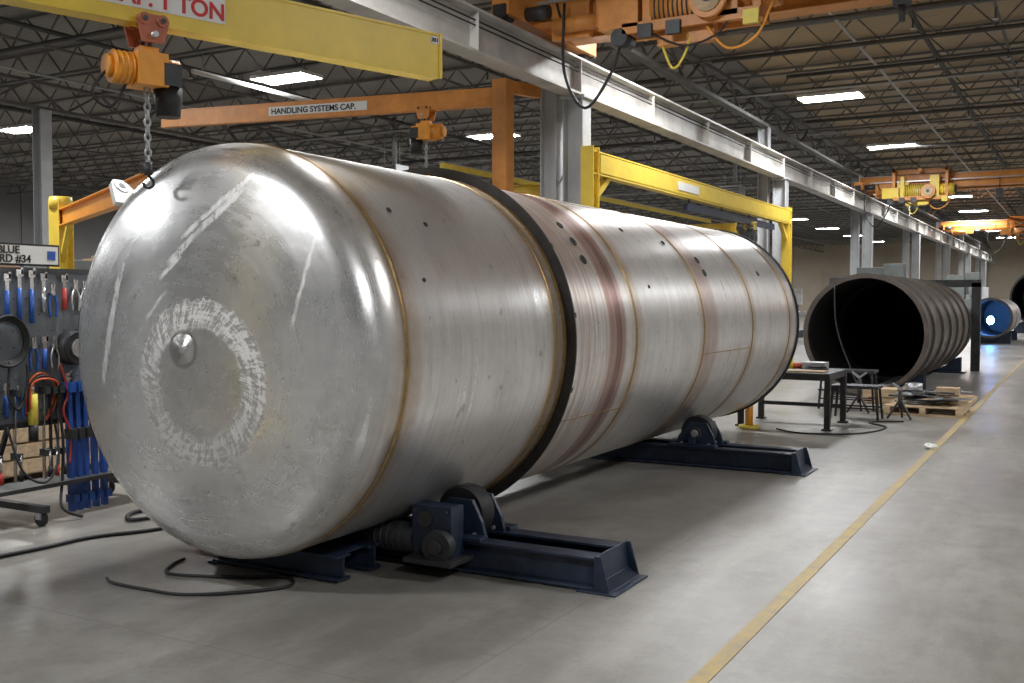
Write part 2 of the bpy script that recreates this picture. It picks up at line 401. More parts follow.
for Y in (17,20.5,24,27.5,31,38,45):
    for X in (-1.5,-2.9,-12.1,-17.9): b.cyl((X,Y,6.93),(X,Y,6.72),.02,DUCT,seg=6); b.cyl((X,Y,6.72),(X,Y,6.69),.05,GALV,seg=8)
b.finish('roof_pipework')
b=B(); b.cyl((-17,16.2,6.6),(-17,20.4,6.6),.04,WHITE,seg=12)
for Y in (16.5,20.1): b.cyl((-17,Y,6.62),(-17,Y,7.05),.01,GALV,seg=6)
b.b2((-17.04,16.2,6.62),(-16.96,20.4,6.66),WHITE); b.finish('strip_light_fixture')
def heater(x,y,z):
    b=B(); b.b2((x-.4,y-.35,z-.35),(x+.4,y+.35,z+.35),COLP)
    for i in range(7): b.bar((x-.36,y-.37,z-.28+.09*i),(x+.36,y-.37,z-.28+.09*i),.03,.03,DARK)
    for sx in(-.3,.3): b.cyl((x+sx,y,z+.35),(x+sx,y,7.0),.012,GALV,seg=6)
    b.cyl((x,y+.36,z),(x,y+.44,z),.27,DARK,seg=24); b.cyl((x+.1,y,z+.35),(x+.1,y,ZC-.02),.08,GALV,seg=12); b.finish('unit_heater')
heater(-19.5,27,5.6); heater(-12,39,5.7); heater(3.5,33,5.9)

# columns + runway
def wcol(b,x,y,z,h,w,m):
    b.ibeam((x,y,0),(x,y,z),h,w,.025,.018,m,up=(1,0,0)); b.box((x,y,.015),(h+.2,w+.2,.03),m)
for Y in (2.4,15.4,28.4,41.4,54.4,67.4,80.4,93.4):
    b=B(); wcol(b,-7.38,Y,4.95,.36,.32,COLP); wcol(b,-7.85,Y,6.42,.30,.25,COLP)
    for z in (1.2,2.4,3.6,4.6): b.bar((-7.7,Y,z),(-7.55,Y,z+.25),.03,.03,COLP)
    b.box((-7.38,Y,4.97),(.45,.4,.04),COLP)
    b.finish('building_column')
for Y in (3.9,16.9,29.9,42.9,55.9,68.9):
    b=B(); wcol(b,-23,Y,6.42,.34,.32,COLP); b.box((-22.8,Y,1.6),(.1,.35,.5),DARK); b.finish('building_column')
def runway(X):
    a_,c_=YB+.3,YF-.3
    b=B(); b.ibeam((X,a_,5.3),(X,c_,5.3),.6,.32,.035,.02,RUNP)
    b.b2((X-.03,a_,5.6),(X+.03,c_,5.66),GALV); b.b2((X-.12,a_,5.6),(X+.12,c_,5.61),RUNP)
    y=a_+1.
    while y<c_: b.box((X,y,5.3),(.3,.015,.53),RUNP); y+=3.25
    b.cyl((X+.1,a_,5.45),(X+.1,c_,5.45),.012,BLACK,seg=6); b.cyl((X+.1,a_,5.38),(X+.1,c_,5.38),.012,BLACK,seg=6)
    b.finish('crane_runway')
runway(-7.4); runway(8.4)

# ---------------------------------------------------------------- ceiling lights
b=B(); b.box((0,0,.06),(1.5,.75,.05),WHITE); b.box((0,0,.12),(1.2,.3,.07),GALV)
for sx in(-.76,.76): b.box((sx,0,.04),(.02,.77,.08),WHITE)
for sy in(-.385,.385): b.box((0,sy,.04),(1.5,.02,.08),WHITE)
for sx in(-.5,.5): b.cyl((sx,0,.15),(sx,0,.27),.008,GALV,seg=6)
b.add([(-.73,-.36,.03),(.73,-.36,.03),(.73,.36,.03),(-.73,.36,.03)],[(0,3,2,1)],LAMP)
proto=None
for X,y0 in ((-5.7,-1.8),(4.8,-1.8),(-16.2,-.7),(-28,.9),(-40,5)):
    for i in range(11):
        Y=y0+9.5*i
        if Y<YB+2 or Y>YF-3: continue
        if proto is None:
            proto=b.finish('ceiling_light'); proto.location=(X,Y,6.75)
        else:
            o=proto.copy(); o.location=(X,Y,6.75); sc.collection.objects.link(o)

# ---------------------------------------------------------------- stainless tank
TX,TZ,R=-4.24,1.354,1.182
YE=12.60
b=B(); O=(TX,0,TZ)
L_,rk=3.5,.25; yt=4.335
a_k=math.asin((R-rk)/(L_-rk)); dep=L_-math.sqrt((L_-rk)**2-(R-rk)**2)
prof=[]
for i in range(0,25):
    a=a_k*i/24; prof.append((max(L_*math.sin(a),.0005),yt-dep+L_-L_*math.cos(a)))
for i in range(1,17):
    a=a_k+(math.pi/2-a_k)*i/16; prof.append((R-rk+rk*math.sin(a),yt-rk*math.cos(a)))
head=list(prof)
y_apex=yt-dep
prof.append((R,4.36))
for i in range(1,34): prof.append((R,4.36+(YE-4.36)*i/33))
far=[(r,YE+.03+(yt-yy)) for r,yy in head[::-1]]
prof+=far
b.lathe(prof,O,STEEL,seg=192)
for s_ in SEAMS: b.lathe([(R-.002,s_-.013),(R+.004,s_-.007),(R+.005,s_),(R+.004,s_+.007),(R-.002,s_+.013)],O,WELD,seg=160)
b.lathe([(R-.01,YE),(R+.022,YE),(R+.022,YE+.03),(R-.01,YE+.03)],O,BLACKST,seg=128,sm=False)
for (ya,yb_,ph) in ((4.36,6.07,100),(6.07,7.48,-28),(7.48,9.12,70),(9.12,10.7,-10),(10.7,12.25,60)):
    ph=math.radians(ph); p=V((math.cos(ph)*(R+.001),0,math.sin(ph)*(R+.001)))+V(O)
    b.bar(p+V((0,ya,0)),p+V((0,yb_,0)),.008,.003,WELD,up=(math.cos(ph),0,math.sin(ph)))
b.lathe([(.001,y_apex-.014),(.022,y_apex-.014),(.026,y_apex-.010),(.028,y_apex-.004),(.085,y_apex-.004),(.092,y_apex+.004)],(TX,0,TZ+.03),STEEL,seg=48)
tank=b.finish('stainless_steel_tank',origin=O)
b=B()
b.lathe([(R+.002,6.22),(R+.075,6.22),(R+.075,6.235),(R+.014,6.24),(R+.014,6.32),(R+.002,6.32)],O,BLACKST,seg=160,sm=False,closed=True)
for ph in range(0,360,24):
    p=math.radians(ph+9); rad=V((math.cos(p),0,math.sin(p))); c=V(O)+rad*(R+.03)+V((0,6.27,0))
    tan=V((-math.sin(p),0,math.cos(p))); b.box(c,(.05,.06,.035),BLACKST,Matrix((rad,V((0,1,0)),tan)).transposed())
b.lathe([(R+.001,6.17),(R+.006,6.17),(R+.006,6.22),(R+.001,6.22)],O,WELD,seg=128,sm=False)
b.finish('stiffening_ring',origin=O,parent=tank)
b=B()
def nozzle(Y,ph,r):
    ph=math.radians(ph); n=V((math.cos(ph),0,math.sin(ph))); p=V(O)+V((0,Y,0))+n*R
    b.cyl(p-n*.02,p+n*.004,r,BLACK,seg=20); b.ring(p+n*.003,n,r,.005,BLACKST,24,6)  # no real hole: solid black disc painted in for the shade inside the opening
for Y,ph,r in ((6.84,46,.030),(6.84,38,.034),(6.82,30,.036),(9.5,35,.035),(9.5,28,.035),(8.1,49,.02),(8.9,44,.02),(4.62,42,.014),(4.9,38,.012),(4.62,20,.008),(11.4,30,.03),(7.9,20,.012)):
    nozzle(Y,ph,r)
b.finish('nozzle_dark_discs',parent=tank)
b=B(); ph=math.radians(131); n=V((math.cos(ph),0,math.sin(ph))); t=V((0,1,0)); base=V(O)+n*(R-.04)+V((0,4.26,0))
lug=[(-.12,0),(.12,0),(.10,.06),(.06,.17),(.03,.20),(-.03,.20),(-.06,.17),(-.10,.06)]
b.prism(lug,base,t,n,.03,WHITE)
tn=t.cross(n)
b.cyl(base+n*.14-tn*.022,base+n*.14+tn*.022,.045,GALV,seg=20); b.cyl(base+n*.14-tn*.024,base+n*.14+tn*.024,.024,BLACK,seg=20)
b.finish('lifting_lug',parent=tank)

# ---------------------------------------------------------------- tank rotators
def rotator(yo,xl,motor):
    b=B(); xr=-2.38; zt=.2
    for yy in (yo+.07,yo+.38): b.ibeam((xl,yy,.105),(xr,yy,.105),.19,.13,.018,.014,NAVY)
    for xx in (xl+.1,-4.24,-3.0,-2.7): b.b2((xx-.06,yo+.1,.02),(xx+.06,yo+.36,.06),NAVY)
    for sg,x_ in ((1,xr),(-1,xl)):
        b.prism([(0,0),(.10*sg,0),(.10*sg,.015),(.03*sg,.06),(.015*sg,.21),(0,.21)],(x_,yo+.225,0),(1,0,0),(0,0,1),.45,NAVY)
        for yy in (yo+.01,yo+.44): b.prism([(0,0),(.10*sg,0),(.04*sg,.21),(0,.21)],(x_,yy,0),(1,0,0),(0,0,1),.014,NAVY)
    b.b2((xr-.1,yo-.02,0),(xr+.14,yo+.47,.012),NAVY)
    for sx in (1,-1):
        cx=TX+.88*sx; cz=TZ-math.sqrt((R+.17)**2-.88**2)-.002; cy=yo+.225
        b.cyl((cx,cy-.075,cz),(cx,cy+.075,cz),.165,BLACK,seg=40); b.lathe([(.165,-.06),(.17,-.05),(.17,.05),(.165,.06)],(cx,cy,cz),BLACK,seg=40)
        b.cyl((cx,cy-.082,cz),(cx,cy+.082,cz),.10,NAVY,seg=28)
        b.cyl((cx,cy-.16,cz),(cx,cy+.16,cz),.035,GALV,seg=20)
        for yy in (cy-.115,cy+.115):
            b.prism([(-.22,.19),(.22,.19),(.19,.30),(.12,.43),(-.05,.43),(-.17,.30)],(cx,yy,0),(1,0,0),(0,0,1),.03,NAVY)
            b.cyl((cx,yy-.03,cz),(cx,yy+.03,cz),.065,DARK,seg=24)
            for bx in (-.14,.14): b.cyl((cx+bx,yy-.03,.22),(cx+bx,yy+.03,.22),.015,GALV,seg=8)
        b.b2((cx-.24,yo-.01,.20),(cx+.24,yo+.09,.225),NAVY); b.b2((cx-.24,yo+.36,.20),(cx+.24,yo+.46,.225),NAVY)
        b.b2((cx-.03,yo-.02,.23),(cx+.03,yo+.03,.30),NAVY)
    if motor:
        cx=TX+.88
        b.b2((cx-.16,yo-.14,.12),(cx+.12,yo+.0,.42),NAVY)
        b.prism([(-.16,0),(.18,0),(.18,.03),(-.16,.03)],(cx,yo-.11,.09),(1,0,0),(0,0,1),.26,DARK)
        b.cyl((cx+.05,yo-.20,.19),(cx+.05,yo-.13,.19),.10,DARK,seg=28); b.cyl((cx+.05,yo-.22,.19),(cx+.05,yo-.20,.19),.045,DARK,seg=20)
        b.cyl((cx-.06,yo-.16,.34),(cx-.06,yo-.14,.34),.05,DARK,seg=20)
        b.cyl((cx-.16,yo-.08,.2),(cx-.48,yo-.08,.2),.085,DARK,seg=28)
        for i in range(6): b.ring((cx-.20-.045*i,yo-.08,.2),(1,0,0),.088,.007,DARK,28,6)
        b.cyl((cx-.48,yo-.08,.2),(cx-.53,yo-.08,.2),.07,BLACK,seg=24)
        for sx in(-.13,.09):
            for z in(.15,.39): b.cyl((cx+sx,yo-.155,z),(cx+sx,yo-.13,z),.012,DARK,seg=8)
        b.ibeam((-4.75,yo-.50,.085),(-3.75,yo-.50,.085),.15,.12,.016,.012,NAVY); b.ibeam((-4.75,yo-.2,.085),(-3.75,yo-.2,.085),.15,.12,.016,.012,NAVY)
        b.b2((-4.78,yo-.57,0),(-4.70,yo+.02,.012),NAVY); b.b2((-4.6,yo-.56,.145),(-4.35,yo-.0,.155),NAVY); b.b2((-4.0,yo-.56,.145),(-3.8,yo-.0,.155),NAVY)
    b.finish('tank_rotator',bevel=.004)
rotator(5.2,-5.35,True); rotator(9.65,-6.2,False)

# ---------------------------------------------------------------- yellow jib crane with chain hoist
d=V((.316,.949,0)).normalized(); nrm=V((.949,-.316,0)).normalized(); E=V((-3.90,5.91,3.3)); Rt=E-d*5.4
b=B()
b.ibeam(Rt,E,.30,.13,.018,.012,YEL)
b.bar(Rt+nrm*.055,E+nrm*.055,.008,.27,YEL)
b.bar(E-d*.02,E+d*.0,.15,.30,YEL)
b.bar(E-d*.09+nrm*.062+V((0,0,.10)),E-d*.02+nrm*.062+V((0,0,.10)),.006,.05,WHITE)
b.cyl((Rt.x,Rt.y,0),(Rt.x,Rt.y,3.75),.16,YEL,seg=32); b.cyl((Rt.x,Rt.y,0),(Rt.x,Rt.y,.04),.4,YEL,seg=32)
b.bar(Rt+V((0,0,.45)),Rt+d*1.2+V((0,0,.16)),.06,.08,YEL); b.cyl((Rt.x,Rt.y,3.05),(Rt.x,Rt.y,3.6),.2,YEL,seg=32)
t0=2.02
P=E-d*t0
b.bar(E-d*2.32+nrm*.0615+V((0,0,.0)),E-d*1.58+nrm*.0615+V((0,0,.0)),.004,.14,WHITE)
jib=b.finish('jib_crane',origin=(Rt.x,Rt.y,0),bevel=.003)
text('CAP. 1 TON',E-d*2.28+nrm*.066+V((0,0,-.05)),d,nrm,.13,TXTR,jib,'capacity_lettering')
text('301',E-d*.087+nrm*.067+V((0,0,.087)),d,nrm,.04,TXTB,jib,'number_lettering')
def hoist(b,P,d,nrm,zb,k=1.,mt=ORGY,trol=REDO,drop=.6,links=True):
    c=V((P.x,P.y,zb))
    for s_ in(1,-1):
        q=c+nrm*(.09*k*s_)
        b.prism([(-.06*k,-.10*k),(.06*k,-.10*k),(.09*k,.02*k),(.05*k,.05*k),(-.05*k,.05*k),(-.09*k,.02*k)],q,d,(0,0,1),.018*k,trol)
        for t in(-.05*k,.05*k): b.cyl(q+d*t+V((0,0,.02*k))-nrm*.05*k*s_,q+d*t+V((0,0,.02*k))+nrm*.02*k*s_,.032*k,trol,seg=20); b.cyl(q+d*t+V((0,0,.02*k)),q+d*t+V((0,0,.02*k))+nrm*.03*k*s_,.014*k,DARK,seg=12)
    b.cyl(c-nrm*.13*k-V((0,0,.06*k)),c+nrm*.13*k-V((0,0,.06*k)),.016*k,GALV,seg=12)
    h=c-V((0,0,.24*k))
    b.ring(c-V((0,0,.09*k)),d,.04*k,.012*k,DARK,20,8)
    Rm=Matrix((d,nrm,V((0,0,1)))).transposed()
    b.box(h,(.17*k,.19*k,.18*k),mt,Rm); b.box(h+V((0,0,.1*k)),(.1*k,.1*k,.05*k),mt,Rm)
    b.cyl(h-d*.08*k,h-d*.20*k,.085*k,mt,seg=24); b.cyl(h-d*.20*k,h-d*.23*k,.06*k,mt,seg=24)
    for i in range(4): b.ring(h-d*(.10+.03*i)*k,d,.087*k,.005*k,mt,24,6)
    b.cyl(h+d*.08*k,h+d*.17*k,.08*k,mt,seg=24); b.box(h+d*.11*k-V((0,0,.02)),(.1*k,.2*k,.12*k),DARK,Rm)
    b.cyl(h+d*.12*k-V((0,0,.08*k)),h+d*.12*k-V((0,0,.24*k)),.08*k,BLACK,.065*k,seg=20)
    z=h.z-.09*k; q=V((h.x,h.y,0)); n=int(drop/(.042*k))
    for i in range(n):
        cc=V((q.x,q.y,z-.042*k*(i+.5))); ax=(d if i%2 else nrm); a2=nrm if i%2 else d
        pts=[cc+a2*(math.cos(t)*.016*k)+V((0,0,math.sin(t)*.026*k)) for t in [2*math.pi*j/10 for j in range(10)]]
        b.tube(pts,.007*k,GALV,6,1,True)
    z-=.042*k*n
    b.cyl((q.x,q.y,z+.01),(q.x,q.y,z-.06*k),.022*k,DARK,seg=14)
    b.tube([(q.x,q.y,z-.06*k)]+[tuple(V((q.x,q.y,z-.10*k))+d*math.cos(t)*.03*k+V((0,0,math.sin(t)*.03*k))) for t in (1.2,.4,-.5,-1.4,-2.3,-3.1)],.009*k,DARK,8,4)
b=B(); hoist(b,P,d,nrm,3.15,1.0,drop=.46)
hh=V((P.x,P.y,3.15-.24))
b.tube([hh-d*.2,hh-d*.3+V((0,0,-.15)),hh-d*.2+V((0,0,-.22)),hh-d*.1+V((0,0,-.05))],.008,BLACK)
b.finish('chain_hoist',origin=(P.x,P.y,0),parent=jib)

# ---------------------------------------------------------------- overhead bridge cranes
def bridge(Y,hx,near=True,hz=ORG):
    b=B(); x0,x1=-7.4,8.4
    for yy in (Y-.55,Y+.55):
        b.b2((x0-.1,yy-.16,5.78),(x1+.1,yy+.16,6.22),ORG)
        b.b2((x0-.1,yy-.20,5.76),(x1+.1,yy+.20,5.785),ORG); b.b2((x0-.1,yy-.20,6.215),(x1+.1,yy+.20,6.24),ORG); b.b2((x0,yy-.03,6.24),(x1,yy+.03,6.28),GALV)
    for xx in (x0,x1):
        b.b2((xx-.14,Y-1.5,5.74),(xx+.14,Y+1.5,6.0),ORG)
        for yy in(Y-1.3,Y+1.3): b.cyl((xx-.06,yy,5.785),(xx+.06,yy,5.785),.12,DARK,seg=24); b.box((xx,yy+.2*(1 if yy>Y else -1),5.8),(.2,.1,.16),BLACK)
        b.cyl((xx+.14,Y-.95,5.85),(xx+.5,Y-.95,5.85),.10,DARK,seg=20)
    b.b2((x0+.3,Y-.92,5.98),(x1-.3,Y-.88,6.02),GALV)
    x=x0+.6; st=.75
    while x<hx-1.2:
        b.tube([(x,Y-.9,5.97),(x+.1,Y-.9,5.70),(x+st/2,Y-.9,5.55),(x+st-.1,Y-.9,5.70),(x+st,Y-.9,5.97)],.018,BLACK,6,5); x+=st
    b.b2((x0+.5,Y-.85,5.45),(x0+1.1,Y-.72,5.95),ORG)
    b.cyl((x0+.6,Y-.95,5.62),(x0+1.3,Y-.95,5.62),.11,ORG,seg=20); b.b2((x0+1.3,Y-1.05,5.5),(x0+1.7,Y-.72,5.95),hz); b.cyl((x0+1.7,Y-.95,5.65),(x0+2.1,Y-.95,5.65),.08,DARK,seg=20)
    T=B(); dz=-.25
    def tb(a,c,m): T.b2((a[0],a[1],a[2]+dz),(c[0],c[1],c[2]+dz),m)
    def tc_(a,c,r,m,**k): T.cyl((a[0],a[1],a[2]+dz),(c[0],c[1],c[2]+dz),r,m,**k)
    T.b2((hx-.95,Y-.75,6.28),(hx+.95,Y-.6,6.45),ORG); T.b2((hx-.95,Y+.6,6.28),(hx+.95,Y+.75,6.45),ORG)
    for sx in(-.9,0,.9): T.b2((hx+sx-.06,Y-1.25,6.3),(hx+sx+.06,Y+.7,6.42),ORG)
    for sx in(-.9,.9): T.b2((hx+sx-.05,Y-1.25,5.3),(hx+sx+.05,Y-.85,6.42),ORG)
    T.b2((hx-.95,Y-1.3,5.28),(hx+.95,Y-1.22,5.42),ORG); T.b2((hx-.95,Y-.9,5.28),(hx+.95,Y-.82,5.42),ORG)
    tc_((hx-.55,Y-1.05,5.85),(hx+.35,Y-1.05,5.85),.26,hz,seg=36)
    for i in range(12): T.ring((hx-.48+.065*i,Y-1.05,5.85+dz),(1,0,0),.262,.012,DARK,36,6)
    tb((hx+.35,Y-1.3,5.6),(hx+.66,Y-.82,6.4),hz); tb((hx-.66,Y-1.28,5.6),(hx-.53,Y-.8,6.4),hz)
    tc_((hx+.66,Y-1.05,5.9),(hx+1.15,Y-1.05,5.9),.2,hz,seg=28); tc_((hx+1.15,Y-1.05,5.9),(hx+1.22,Y-1.05,5.9),.13,DARK,seg=28)
    for i in range(6): T.ring((hx+.72+.07*i,Y-1.05,5.9+dz),(1,0,0),.202,.01,hz,28,6)
    tb((hx-1.3,Y-1.3,5.62),(hx-.72,Y-1.0,6.0),hz); tc_((hx-1.0,Y-1.3,5.5),(hx-1.0,Y-.95,5.5),.12,DARK,seg=20)
    tc_((hx+.3,Y-1.34,5.82),(hx+.3,Y-1.44,5.82),.25,ORG,seg=32); tc_((hx+.3,Y-1.44,5.82),(hx+.3,Y-1.47,5.82),.18,WOOD,seg=28); tc_((hx+.3,Y-1.47,5.82),(hx+.3,Y-1.49,5.82),.06,DARK,seg=20)
    tb((hx-.5,Y-1.14,5.35),(hx+.3,Y-.98,5.6),hz)
    for q in (-.7,-.3,.75): tb((hx+q,Y-1.36,5.44),(hx+q+.2,Y-1.28,5.62),CABY if q>.5 else DARK)
    T.tube([(hx-1.0,Y-1.15,5.3),(hx-1.15,Y-1.2,4.8),(hx-1.55,Y-1.2,4.35),(hx-1.9,Y-1.15,4.9),(hx-1.95,Y-1.05,5.9)],.022,BLACK,6,6)
    T.tube([(hx+.0,Y-1.1,5.35),(hx-.1,Y-1.15,4.95),(hx-.3,Y-1.1,4.8),(hx-.5,Y-1.1,5.3)],.018,CABY,6,6)
    T.tube([(hx+1.1,Y-1.2,5.5),(hx+.9,Y-1.25,5.05),(hx+.5,Y-1.2,4.95),(hx+.2,Y-1.2,5.3)],.018,ORGY,6,6)
    T.tube([(hx+.6,Y-1.2,5.5),(hx+.4,Y-1.25,5.15),(hx-.1,Y-1.2,5.05),(hx-.6,Y-1.2,5.3)],.015,BLACK,6,6)
    T.b2((hx+2.5,Y-.9,5.3),(hx+2.7,Y-.75,5.6),DARK); T.cyl((hx+2.6,Y-.82,5.6),(hx+2.6,Y-.82,5.98),.015,BLACK,seg=8); T.cyl((hx+2.6,Y-.82,5.3),(hx+2.6,Y-.82,5.1),.04,DARK,seg=12)
    e=b.finish('bridge_crane',origin=(0,Y,5.7),bevel=0)
    T.finish('wire_rope_hoist',parent=e)
    return e
bridge(14.4,-4.65); bridge(41.,-5.3,hz=YEL); bridge(66.,-3,hz=ORG)

# orange wall jib behind the tank
b=B(); M=V((-8.27,14.5,0)); T_=V((-14.7,13.3,4.93)); S=V((-8.27,14.5,4.93)); dd=(T_-S).normalized()
nn=V((dd.y,-dd.x,0)) if V((dd.y,-dd.x,0)).dot(V((1,-1,0)))>0 else V((-dd.y,dd.x,0))
b.ibeam(S,T_,.30,.14,.02,.014,ORG); b.bar(S+nn*.06,T_+nn*.06,.008,.26,ORG)
b.b2((M.x-.13,M.y-.13,2.9),(M.x+.13,M.y+.13,5.2),ORG); b.bar((M.x,M.y,3.0),(M.x+.28,M.y+.7,3.0),.12,.2,ORG); b.bar((M.x,M.y,5.1),(M.x+.28,M.y+.7,5.1),.12,.2,ORG)
b.bar(S+dd*2.4+nn*.068,S+dd*4.3+nn*.068,.005,.15,WHITE)
jo=b.finish('jib_crane',origin=(M.x,M.y,0))
text('HANDLING SYSTEMS CAP.',S+dd*4.25+nn*.075+V((0,0,-.05)),-dd,nn,.14,TXTB,jo,'maker_lettering')
b=B(); q=S+dd*1.35; hoist(b,q,dd,nn,4.78,1.45,mt=ORGY,trol=ORG,drop=.9); b.finish('chain_hoist',origin=(q.x,q.y,0),parent=jo)

# yellow workstation gantry
b=B(); X=-6.95
b.ibeam((X,14.95,3.85),(X,27.6,3.85),.38,.18,.025,.016,YEL); b.bar((X+.09,15.2,3.85),(X+.09,27.4,3.85),.006,.30,YEL)
for Y in (15.0,27.4):
    b.ibeam((X,Y,0),(X,Y,4.1),.24,.22,.02,.015,YEL,up=(0,1,0)); b.box((X+.03,Y,.015),(.3,.4,.03),YEL)
b.bar((X+.1,18.8,3.85),(X+.1,20.0,3.85),.006,.16,WHITE); b.bar((X,15.0,3.2),(X,15.7,3.68),.1,.1,YEL); b.bar((X,27.4,3.2),(X,26.7,3.68),.1,.1,YEL)
b.bar((X-.0,19.5,3.5),(X-.0,26.0,3.5),.10,.14,NAVY)
for Y in (19.7,21.8,23.9,25.8): b.bar((X,Y,3.5),(X,Y,3.68),.03,.03,DARK)
g=b.finish('workstation_gantry')
b=B(); q=V((X,24,3.85)); hoist(b,q,V((0,1,0)),V((1,0,0)),3.43,1.2,mt=DARK,trol=YEL,drop=.4); b.finish('chain_hoist',origin=(X,24,0),parent=g)
b=B(); xa_,xb_=-12.,-8.3
for Y in (16.2,27.0):
    for xx in (xa_,xb_): b.ibeam((xx,Y,0),(xx,Y,3.5),.2,.2,.02,.015,YEL,up=(0,1,0)); b.box((xx,Y,.015),(.35,.4,.03),YEL)
    b.ibeam((xa_-.1,Y,3.6),(xb_+.1,Y,3.6),.22,.15,.02,.014,YEL)
b.ibeam((-9.15,14.2,3.42),(-9.15,27.4,3.42),.20,.12,.02,.012,ORG); b.bar((-9.0,13.8,3.80),(-9.0,27.2,3.80),.07,.08,CABY)
b.bar((-11,14.2,3.42),(-11,27.2,3.42),.1,.16,ORG)
b.finish('workstation_crane_frame')

# yellow jibs in left bay
b=B(); mx,my=-14.8,11.2; ax,ay=-9.7,8.5
b.ibeam((mx,my,0),(mx,my,3.3),.28,.26,.02,.015,YEL,up=(0,1,0)); b.box((mx,my,.02),(.6,.6,.04),YEL)
b.ibeam((mx,my,3.0),(ax,ay,3.0),.28,.14,.02,.014,ORGY); b.bar((mx,my,2.3),(mx+.7,my-.37,2.88),.08,.08,YEL); b.cyl((mx,my,3.15),(mx,my,3.35),.18,YEL)
b.finish('jib_crane',origin=(mx,my,0))
b=B(); mx,my=-19,19.5
b.ibeam((mx,my,0),(mx,my,4.2),.28,.26,.02,.015,ORG,up=(0,1,0)); b.box((mx,my,.02),(.6,.6,.04),ORG)
b.ibeam((mx-5,my+.6,3.9),(mx+.2,my,3.9),.30,.14,.02,.014,ORG)
b.finish('jib_crane',origin=(mx,my,0))

# ---------------------------------------------------------------- tool board rack
b=B(); X=-6.9; ya,yb=3.3,5.95
b.b2((X-.015,ya,.72),(X+.015,yb,1.87),BOARDM)
for Y in (ya+.03,4.52,yb-.03): b.b2((X-.06,Y-.025,.10),(X-.015,Y+.025,1.95),DARK)
for z in (.72,1.87): b.b2((X-.03,ya,z-.02),(X+.03,yb,z+.02),DARK)
for Y in (ya+.03,4.80,yb-.03):
    b.b2((X-.42,Y-.03,.10),(X+.34,Y+.03,.15),DARK); b.bar((X-.35,Y,.13),(X-.04,Y,.8),.03,.03,DARK)
    for xx in(X-.36,X+.28):
        b.cyl((xx,Y-.018,.055),(xx,Y+.018,.055),.055,BLACK,seg=20); b.b2((xx-.03,Y-.028,.05),(xx+.03,Y-.02,.11),GALV); b.b2((xx-.03,Y+.02,.05),(xx+.03,Y+.028,.11),GALV)
b.b2((X-.1,ya,.25),(X+.2,yb,.28),DARK)
for i in range(24):
    for j in range(9):
        yy=ya+.1+i*.107; zz=.82+j*.12; b.box((X+.017,yy,zz),(.004,.008,.008),BLACK)
b.b2((X-.02,4.05,1.905),(X+.0,5.2,2.07),TXTB); b.b2((X-.0,4.065,1.92),(X+.006,5.185,2.055),WHITE)
rack=b.finish('tool_board_rack')
text('FIT BLUE',(X+.008,4.55,1.995),(0,1,0),(1,0,0),.08,TXTB,rack,'sign_lettering')
text('BOARD #34',(X+.008,4.53,1.93),(0,1,0),(1,0,0),.08,TXTB,rack,'sign_lettering_b')
t=B(); xf=X+.05
t.b2((X+.007,5.09,1.955),(X+.009,5.16,2.02),BLUE)
def wrench(y,z,L,m,tip=CHROME):
    t.cyl((xf,y,z),(xf,y,z-L*.7),.018,m,seg=10); t.bar((xf,y,z),(xf,y,z+L*.3),.03,.012,tip,up=(1,0,0)); t.box((xf,y,z+L*.32),(.02,.055,.05),tip); t.box((xf,y+.02,z+L*.37),(.02,.018,.05),tip); t.cyl((X,y,z+L*.3),(xf+.02,y,z+L*.3),.005,GALV,seg=6)
def pliers(y,z,m):
    for s_ in(-1,1): t.tube([(xf,y+s_*.008,z),(xf,y+s_*.035,z-.08),(xf,y+s_*.025,z-.18)],.010,m,8,4); t.bar((xf,y+s_*.006,z),(xf,y+s_*.012,z+.07),.014,.016,CHROME,up=(1,0,0))
    t.cyl((X,y,z),(xf+.015,y,z),.016,CHROME,seg=12)
for y,z,L,m in ((4.72,1.72,.30,BLUE),(4.82,1.74,.34,BLUE),(4.92,1.73,.36,BLUE),(5.02,1.74,.26,CHROME),(5.2,1.74,.24,REDP),(4.45,1.7,.3,BLUE),(4.3,1.7,.3,REDP),(4.0,1.7,.3,BLUE),(5.02,1.28,.22,BLUE),(5.22,1.0,.2,CHROME),(4.70,.95,.22,BLUE),(5.6,1.3,.25,BLUE)): wrench(y,z,L,m)
for y,z,m in ((5.10,1.70,BLUE),(5.30,1.74,CHROME),(5.38,1.73,CHROME),(5.47,1.74,CHROME),(4.93,1.30,BLUE),(4.80,.95,BLUE),(5.11,1.30,CHROME)): pliers(y,z,m)
for i in range(4): t.ring((xf+.012*i,4.70,1.35),(1,.05*i,0),.155+.01*i,.011,BLACK,28,6)
t.cyl((X,5.26,1.28),(X+.13,5.26,1.28),.13,DARK,seg=32); t.cyl((X+.13,5.26,1.28),(X+.15,5.26,1.28),.07,GALV,seg=24); t.ring((X+.13,5.26,1.28),(1,0,0),.12,.012,BLACK,28,6); t.bar((X+.1,5.26,1.36),(X+.16,5.38,1.46),.04,.04,BLACK)
for i in range(3):
    t.tube([(xf+.02*i,4.86,.80+.02*i),(xf+.02*i,4.88,1.02),(xf+.03*i,4.98,1.10-.02*i),(xf+.02*i,5.10,1.02),(xf,5.10,.86+.03*i),(xf,5.02,.74)],.009,(HOSE,BLACK,HOSE)[i],6,6)
t.tube([(xf+.03,5.10,.95),(xf+.06,5.12,.6),(xf+.1,5.08,.3),(xf+.2,5.0,.1),(xf+.3,5.1,.02)],.012,BLACK,6,6)
t.tube([(xf+.02,4.72,1.2),(xf+.05,4.68,.95),(xf+.05,4.76,.85),(xf+.04,4.84,1.0),(xf+.02,4.86,1.18)],.010,BLACK,6,6)
